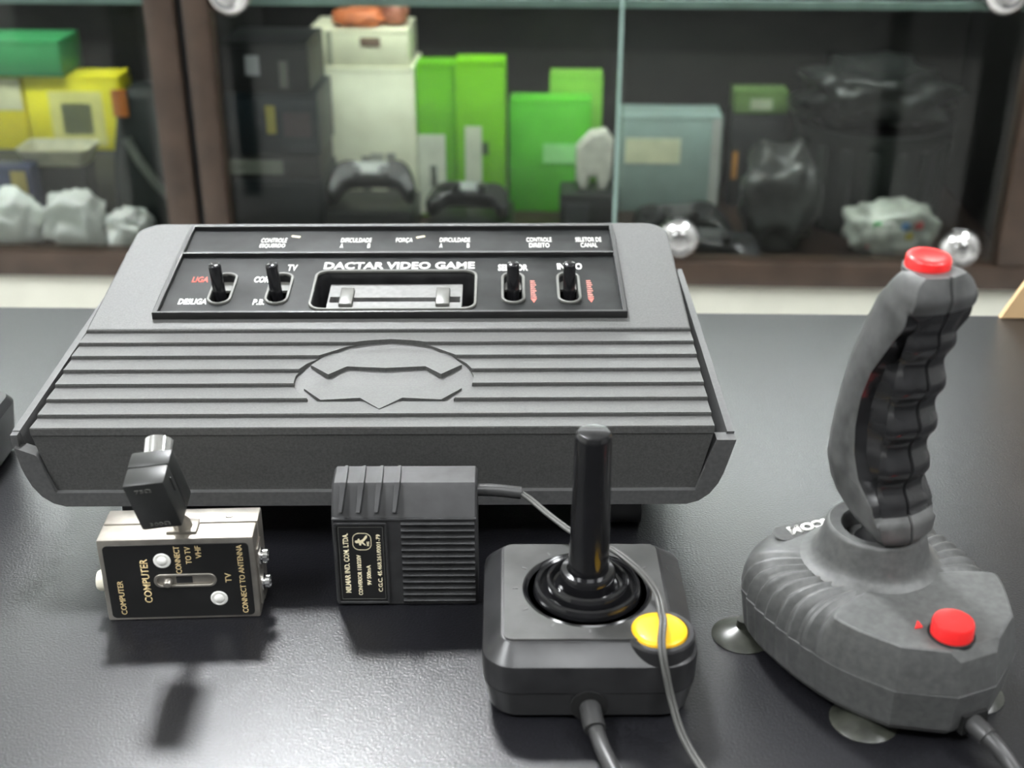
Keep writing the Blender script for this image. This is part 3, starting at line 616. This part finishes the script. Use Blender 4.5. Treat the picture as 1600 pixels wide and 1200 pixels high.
# pale cartons
carton('carton', 'tall cream carton with a controller picture behind black gamepads', 'carton', -.249, .300, .180, .12, .235, (.93, .92, .70), [(.52, .60, .15, .42, (.30, .30, .26)), (.60, .72, .36, .44, (.44, .44, .38)), (.74, .82, .15, .44, (.28, .28, .25)), (.02, .10, .02, .98, (.58, .58, .46))])
carton('carton', 'smaller beige carton lying on the tall cream carton', 'carton', -.242, .300, .152, .11, .055, (.80, .79, .58), [(.18, .24, .05, .95, (.36, .36, .27)), (.52, .72, .55, .80, (.22, .15, .11))], z=ZS+.2355)
def pillow(name, label, cat, x, y, z, sx, sy, sz, c, rz=0, seed=0, amp=.18, freq=2.2, m=None, group=None, flat=True):
    t = nb(); bmesh.ops.create_icosphere(t, subdivisions=4, radius=1)
    for v in t.verts:
        n = v.co.normalized(); d = 1 + amp*noise.noise(n*freq + Vector((seed*7.3, seed*3.1, 0))) + amp*.5*noise.noise(n*freq*2.7 + Vector((0, seed*5.7, 1)))
        p = Vector((abs(n.x)**.7*math.copysign(1, n.x), abs(n.y)**.7*math.copysign(1, n.y), abs(n.z)**.8*math.copysign(1, n.z)))*d
        v.co = (p.x*sx/2, p.y*sy/2, max(0, p.z*.5 + .5)*sz)
    lo = min(v.co.z for v in t.verts)
    for v in t.verts: v.co.z -= lo
    o = obj(name, t, m or mat('soft_%.2f_%.2f_%.2f' % tuple(c), c, .4, noise_scale=30, noise_amt=.3), None, 180)
    o.matrix_world = CAB @ Matrix.Translation((x, y, z)) @ Matrix.Rotation(rz, 4, 'Z'); return tag(o, label, cat, group)
pillow('plastic_packet', 'orange plastic packet lying on the beige carton', 'packet', -.244, .28, ZS+.2910, .08, .06, .026, (.55, .16, .06), seed=1)
pillow('plastic_packet', 'small dull red packet beside the orange packet', 'packet', -.190, .29, ZS+.2910, .040, .05, .036, (.36, .13, .08), seed=2)
# green boxes
carton('game_box', 'lime green game box with a white lower half beside the cream carton', 'game box', -.127, .270, .060, .05, .241, GREEN, [(.0, .72, .02, .55, (.70, .72, .60)), (.30, .50, .2, .35, (.25, .27, .25))])
carton('game_box', 'tall lime green game box with one white vertical stripe', 'game box', -.058, .260, .076, .05, .248, LIME, [(.18, .52, .05, .60, (.66, .70, .55)), (.52, .66, .42, .5, (.05, .10, .03))])
carton('game_box', 'wide green game box behind dark gamepad parts', 'game box', .048, .300, .128, .05, .180, (.09, .46, .025), [(.42, .95, .45, .62, (.30, .68, .25))])
carton('game_box', 'green game box leaning over the wide one beside the glass edge', 'game box', .088, .362, .084, .05, .206, (.18, .44, .05))
# white face-like moulded case
bm = nb(); add_mesh(bm, plate_mesh([(-.026, .015), (-.020, .0), (-.008, .0), (-.004, .020), (.004, .020), (.008, .0), (.022, .0), (.028, .02), (.030, .075), (.018, .092), (-.006, .088), (-.026, .066)], [], 0, .03, .006)); o = obj('moulded_case', bm, mat('ivory_case', (.66, .65, .57), .4), None, 40); o.matrix_world = CAB @ frame((.115, .225, ZS+.062), (1, 0, 0), (0, 0, 1), (0, -1, 0)); tag(o, 'ivory moulded plastic case standing before the green boxes', 'plastic case')
carton('game_box', 'black box under the ivory moulded case', 'game box', .110, .205, .090, .07, .0615, (.02, .022, .022), [(.1, .5, .2, .8, (.06, .065, .07))])
# grey-blue box
carton('device_box', 'grey-blue box with a cream label right of the glass edge', 'box', .237, .320, .160, .08, .155, (.22, .29, .27), [(.06, .60, .52, .78, (.55, .55, .38)), (.90, .99, .02, .98, (.36, .36, .34))])
carton('device_box', 'low dark box beneath the small green box', 'box', .380, .350, .088, .06, .150, (.015, .014, .013), [(.05, .15, .3, .6, (.45, .20, .04))])
carton('game_box', 'small olive green box lying on the low dark box', 'box', .380, .350, .086, .056, .034, (.10, .17, .05), [(.3, .7, .2, .7, (.32, .36, .25))], z=ZS+.1505)
# gamepads: outline with two grips, pads and sticks
GP = [(-.018, .030), (.018, .030), (.040, .034), (.060, .026), (.072, .004), (.078, -.030), (.070, -.044), (.058, -.040), (.044, -.018), (.025, -.012), (-.025, -.012), (-.044, -.018), (-.058, -.040), (-.070, -.044), (-.078, -.030), (-.072, .004), (-.060, .026), (-.040, .034)]
GPs = [tuple(p)[:2] for p in catmull([(x, y, 0) for x, y in GP + GP[:1]], 4)][:-1]
def gamepad(label, x, y, rz, c, accent, tilt=0, z=ZS, s=1):
    t = cthing('gamepad', label, 'gamepad', x, y, rz, z, 'gamepads on the cabinet shelf')
    T = Matrix.Rotation(tilt, 4, 'X') @ Matrix.Scale(s, 4)
    m = mat('pad_%.2f' % c[0], c, .35, noise_scale=40)
    bm = nb(); add_mesh(bm, plate_mesh(GPs, [], 0, .034, .009), T); obj('body', bm, m, t, 50)
    bm = nb(); add_mesh(bm, plate_mesh(rrect(0, .012, .030, .012, .006), [], .033, .037, .001), T); obj('centre_strip', bm, mat('accent_%.2f' % accent[0], accent, .3), t, 40)
    for px, py in ((-.024, -.002), (.024, -.002)):
        bm = nb(); lathe(bm, [(.006, .03), (.006, .044), (.009, .046), (.009, .049), (0, .050)], 20, (px, py, 0)); bmesh.ops.transform(bm, verts=bm.verts[:], matrix=T); obj('thumb_stick', bm, M_blackm, t, 40)
    bm = nb(); add_mesh(bm, plate_mesh([(-.058, .010), (-.052, .010), (-.052, .016), (-.046, .016), (-.046, .010), (-.040, .010), (-.040, .004), (-.046, .004), (-.046, -.002), (-.052, -.002), (-.052, .004), (-.058, .004)], [], .033, .037), T); obj('direction_pad', bm, M_blackm, t)
    for k in range(4):
        bm = nb(); lathe(bm, [(.0035, .033), (.0035, .037), (0, .038)], 12, (.049+.008*math.cos(k*math.pi/2), .008+.008*math.sin(k*math.pi/2), 0)); bmesh.ops.transform(bm, verts=bm.verts[:], matrix=T); obj('action_button', bm, M_blackm, t, 40)
    return t
def console_unit(label, x, y, sx, sy, sz):
    t = cthing('game_console', label, 'game console', x, y); m = mat('dark_unit', (.014, .015, .016), .35)
    obj('case', box(nb(), -sx/2, sx/2, -sy/2, sy/2, .004, sz, .004), m, t, 40)
    obj('drawer_line', box(nb(), -sx*.35, sx*.35, -sy/2-.0008, -sy/2+.001, sz*.55, sz*.62), mat('unit_trim', (.30, .31, .31), .35), t)
    for a in (-1, 1):
        for b in (-1, 1): obj('foot', box(nb(), a*sx*.4-.008, a*sx*.4+.008, b*sy*.35-.008, b*sy*.35+.008, 0, .0045), M_void, t)
console_unit('low black console under a gamepad before the cream carton', -.215, .150, .130, .11, .055)
console_unit('low black console under a gamepad before the lime boxes', -.068, .150, .125, .11, .040)
gamepad('black gamepad with a pale strip in front of the cream carton', -.215, .140, R(4), (.014, .015, .016), (.45, .47, .46), R(38), ZS+.083, .85)
gamepad('black gamepad with a silver strip before the lime boxes', -.068, .140, R(-6), (.016, .016, .017), (.40, .42, .42), R(20), ZS+.0535, .8)
gamepad('black gamepad by the grey-blue box', .245, .190, R(14), (.010, .010, .011), (.10, .10, .10), R(28))
gamepad('black gamepad lying on its back beside the dark bag', .285, .070, R(-14), (.012, .013, .013), (.08, .08, .08), R(18))
# remote lying on the shelf
t = cthing('remote_control', 'grey remote control lying slanted before the black box', 'remote control', .065, .090, R(18)); obj('body', box(nb(), -.060, .060, -.018, .018, 0, .018, .005), mat('remote_grey', (.09, .09, .095), .4), t, 40)
for k in range(5): obj('key', box(nb(), -.045+k*.02, -.035+k*.02, -.006, .006, .0175, .020, .001), mat('key_%d' % (k % 3), [(.20, .12, .40), (.25, .45, .12), (.12, .35, .45)][k % 3], .4), t)
# dark bag, bin and clear bag on the right
M_bag = mat('black_bag', (.022, .024, .023), .28, noise_scale=12, noise_amt=.5, bump=.6, bump_scale=45); M_clear = mat('clear_bag', (.50, .52, .47), .25, noise_scale=28, noise_amt=.45, bump=.5, bump_scale=60)
t = cthing('storage_basket', 'dark round storage basket in the right of the cabinet', 'basket', .546, .270)
bm = nb(); lathe(bm, [(.100, 0), (.112, .14), (.118, .150), (.118, .158), (.110, .158), (.098, .006), (0, .006)], 40); obj('wall', bm, mat('basket', (.016, .02, .019), .5, noise_scale=40), t, 40)
for k in range(18):
    a = 2*math.pi*k/18; obj('slat', box(nb(), .104, .112, -.008, .008, .010, .140, .002), mat('basket', (.016, .02, .019)), t, 40).matrix_local = Matrix.Rotation(a, 4, 'Z') @ Matrix.Rotation(.05, 4, 'Y')
pillow('plastic_bag', 'crumpled black plastic bag bulging out of the basket', 'plastic bag', .538, .268, ZS+.1585, .215, .19, .085, (.02, .02, .02), seed=3, amp=.4, freq=2.5, m=M_bag)
pillow('plastic_bag', 'slumped grey plastic bag left of the basket', 'plastic bag', .385, .130, ZS, .105, .09, .150, (.02, .02, .02), seed=4, amp=.35, freq=2.0, m=mat('grey_bag', (.045, .047, .045), .3, noise_scale=14, noise_amt=.5, bump=.6, bump_scale=45))
cbag = cthing('parts_bag', 'clear bag of small coloured parts in front of the basket', 'plastic bag', .548, .100)
o = pillow('bag_skin', None, None, 0, 0, 0, .125, .08, .078, (.5, .5, .5), seed=5, amp=.3, m=M_clear); o.matrix_world = Matrix.Identity(4); o.parent = cbag
cc = [(.6, .1, .1), (.10, .45, .15), (.10, .25, .5), (.6, .5, .1), (.65, .65, .62)]
for k in range(11):
    x = -.034 + .0065*k; z = .020 + .015*((k*2) % 3); yy = -.040*math.sqrt(max(.1, 1-(x/.0625)**2))*.92
    obj('coloured_piece', box(nb(), x-.006, x+.006, yy-.004, yy+.006, z, z+.011, .002), mat('part_%d' % (k % 5), cc[k % 5], .4), cbag, 40)
# ---- left bay
carton('carton', 'olive carton at the back of the left bay carrying the yellow boxes', 'carton', -.755, .310, .290, .12, .098, (.10, .10, .065))
carton('game_box', 'bright yellow box with a grey picture window', 'game box', -.694, .285, .150, .06, .116, (.85, .76, .02), [(.24, .80, .06, .80, (.72, .68, .24)), (.36, .68, .22, .64, (.11, .15, .12))], z=ZS+.0985)
carton('game_box', 'yellow box with a pale top at the left edge', 'game box', -.823, .285, .100, .06, .114, (.80, .68, .02), [(.05, .98, .55, .98, (.72, .70, .44))], z=ZS+.0985)
carton('storage_box', 'green plastic storage box on top of the yellow boxes', 'storage box', -.790, .290, .180, .09, .055, (.04, .26, .09), z=ZS+.2150)
carton('game_box', 'slim yellow-green box tilted beside the picture box', 'game box', -.588, .250, .040, .05, .150, (.45, .46, .03), [(.1, .9, .05, .5, (.20, .21, .07))], rz=R(-12))
t = cthing('tray', 'beige shallow tray in front of the yellow boxes', 'tray', -.703, .190)
bm = nb(); loft(bm, [rr3(.098, .045, .026, .012), rr3(.122, .055, .034, .014), rr3(.125, .057, .036, .014), rr3(.125, .052, .031, .012), rr3(.102, .042, .022, .010)]); obj('dish', bm, mat('beige_tray', (.55, .53, .38), .4), t, 40)
obj('block', box(nb(), -.045, .045, -.02, .02, 0, .099, .002), mat('dark_block', (.02, .022, .018), .5), t)
carton('game_box', 'blue box lying at the left edge below the tray', 'game box', -.780, .135, .115, .04, .110, (.05, .06, .13), [(.75, .95, .62, .95, (.45, .35, .10))])
t = cthing('shoulder_bag', 'black shoulder bag with a grey strap by the brown post', 'bag', -.545, .150)
bm = nb(); loft(bm, [rr3(0, .052, .045, .02), rr3(.03, .056, .05, .024), rr3(.12, .050, .045, .022), rr3(.21, .034, .035, .016), rr3(.228, .018, .02, .01)]); obj('body', bm, mat('bag_cloth', (.010, .014, .013), .6, noise_scale=60), t, 60)
bm = nb(); tube(bm, [(-.020, -.046, .160), (-.002, -.051, .125), (.022, -.053, .090), (.042, -.046, .065)], .007, 10, 6); obj('strap', bm, mat('strap_grey', (.16, .17, .15), .5), t, 60)
obj('tag', box(nb(), -.036, -.014, -.042, -.034, .190, .228, .001), mat('orange_tag', (.60, .18, .03), .5), t)
for k, (x, y, sx, sz) in enumerate(((-.745, .065, .092, .088), (-.643, .065, .082, .090), (-.562, .062, .062, .066))):
    pillow('paper_bundle', ['white crumpled paper bundle at the left edge of the shelf', 'white crumpled paper bundle in the middle of the left shelf', 'small white paper bundle next to the brown post'][k], 'paper', x, y, ZS, sx, .06, sz, (.90, .93, .88), seed=8+k, amp=.28, m=mat('white_paper', (.93, .95, .92), .6, noise_scale=30, noise_amt=.04), group='white paper bundles')

# ------------------------------------------------------------------ things at the picture edges
M_card = mat('cardboard', (.62, .42, .22), .7, noise_scale=14, noise_amt=.15)
bd = thing('cardboard_piece', 'tan cardboard piece with dark scrawls standing on the back edge of the table', 'cardboard', (.362, .857, 0))
BM = Matrix.Rotation(R(90), 4, 'X')
bm = nb(); add_mesh(bm, plate_mesh([(-.008, 0), (.20, 0), (.20, .10), (.042, .10)], [], -.0025, .0025, .0006)); o = obj('sheet', bm, M_card, bd, 40); o.matrix_local = BM
obj('stand_flap', box(nb(), .06, .14, .002, .0045, 0, .06, .0005), M_card, bd).matrix_local = Matrix.Identity(4)
for k in range(5):
    x, y = .012 + .004*k, .014 + .010*k
    bm = nb(); tube(bm, [(x, y, .0026), (x+.006, y+.008, .0026), (x+.010, y+.001, .0026), (x+.016, y+.010, .0026), (x+.022, y+.003, .0026)], .0008, 6, 4); q = obj('pen_scrawl', bm, M_void, o)
sp = thing('plastic_case', 'black rounded plastic case just inside the left edge', 'plastic case', (-.3245, .6350, 0))
bm = nb(); loft(bm, [rr3(.0, .030, .030, .010), rr3(.003, .0335, .0335, .012), rr3(.030, .036, .036, .012), rr3(.034, .033, .033, .010)]); obj('case', bm, M_blackm, sp, 40)
bm = nb(); lathe(bm, [(.020, .0335), (.020, .036), (.017, .037), (0, .037)], 32); obj('top_cap', bm, M_black, sp, 40)
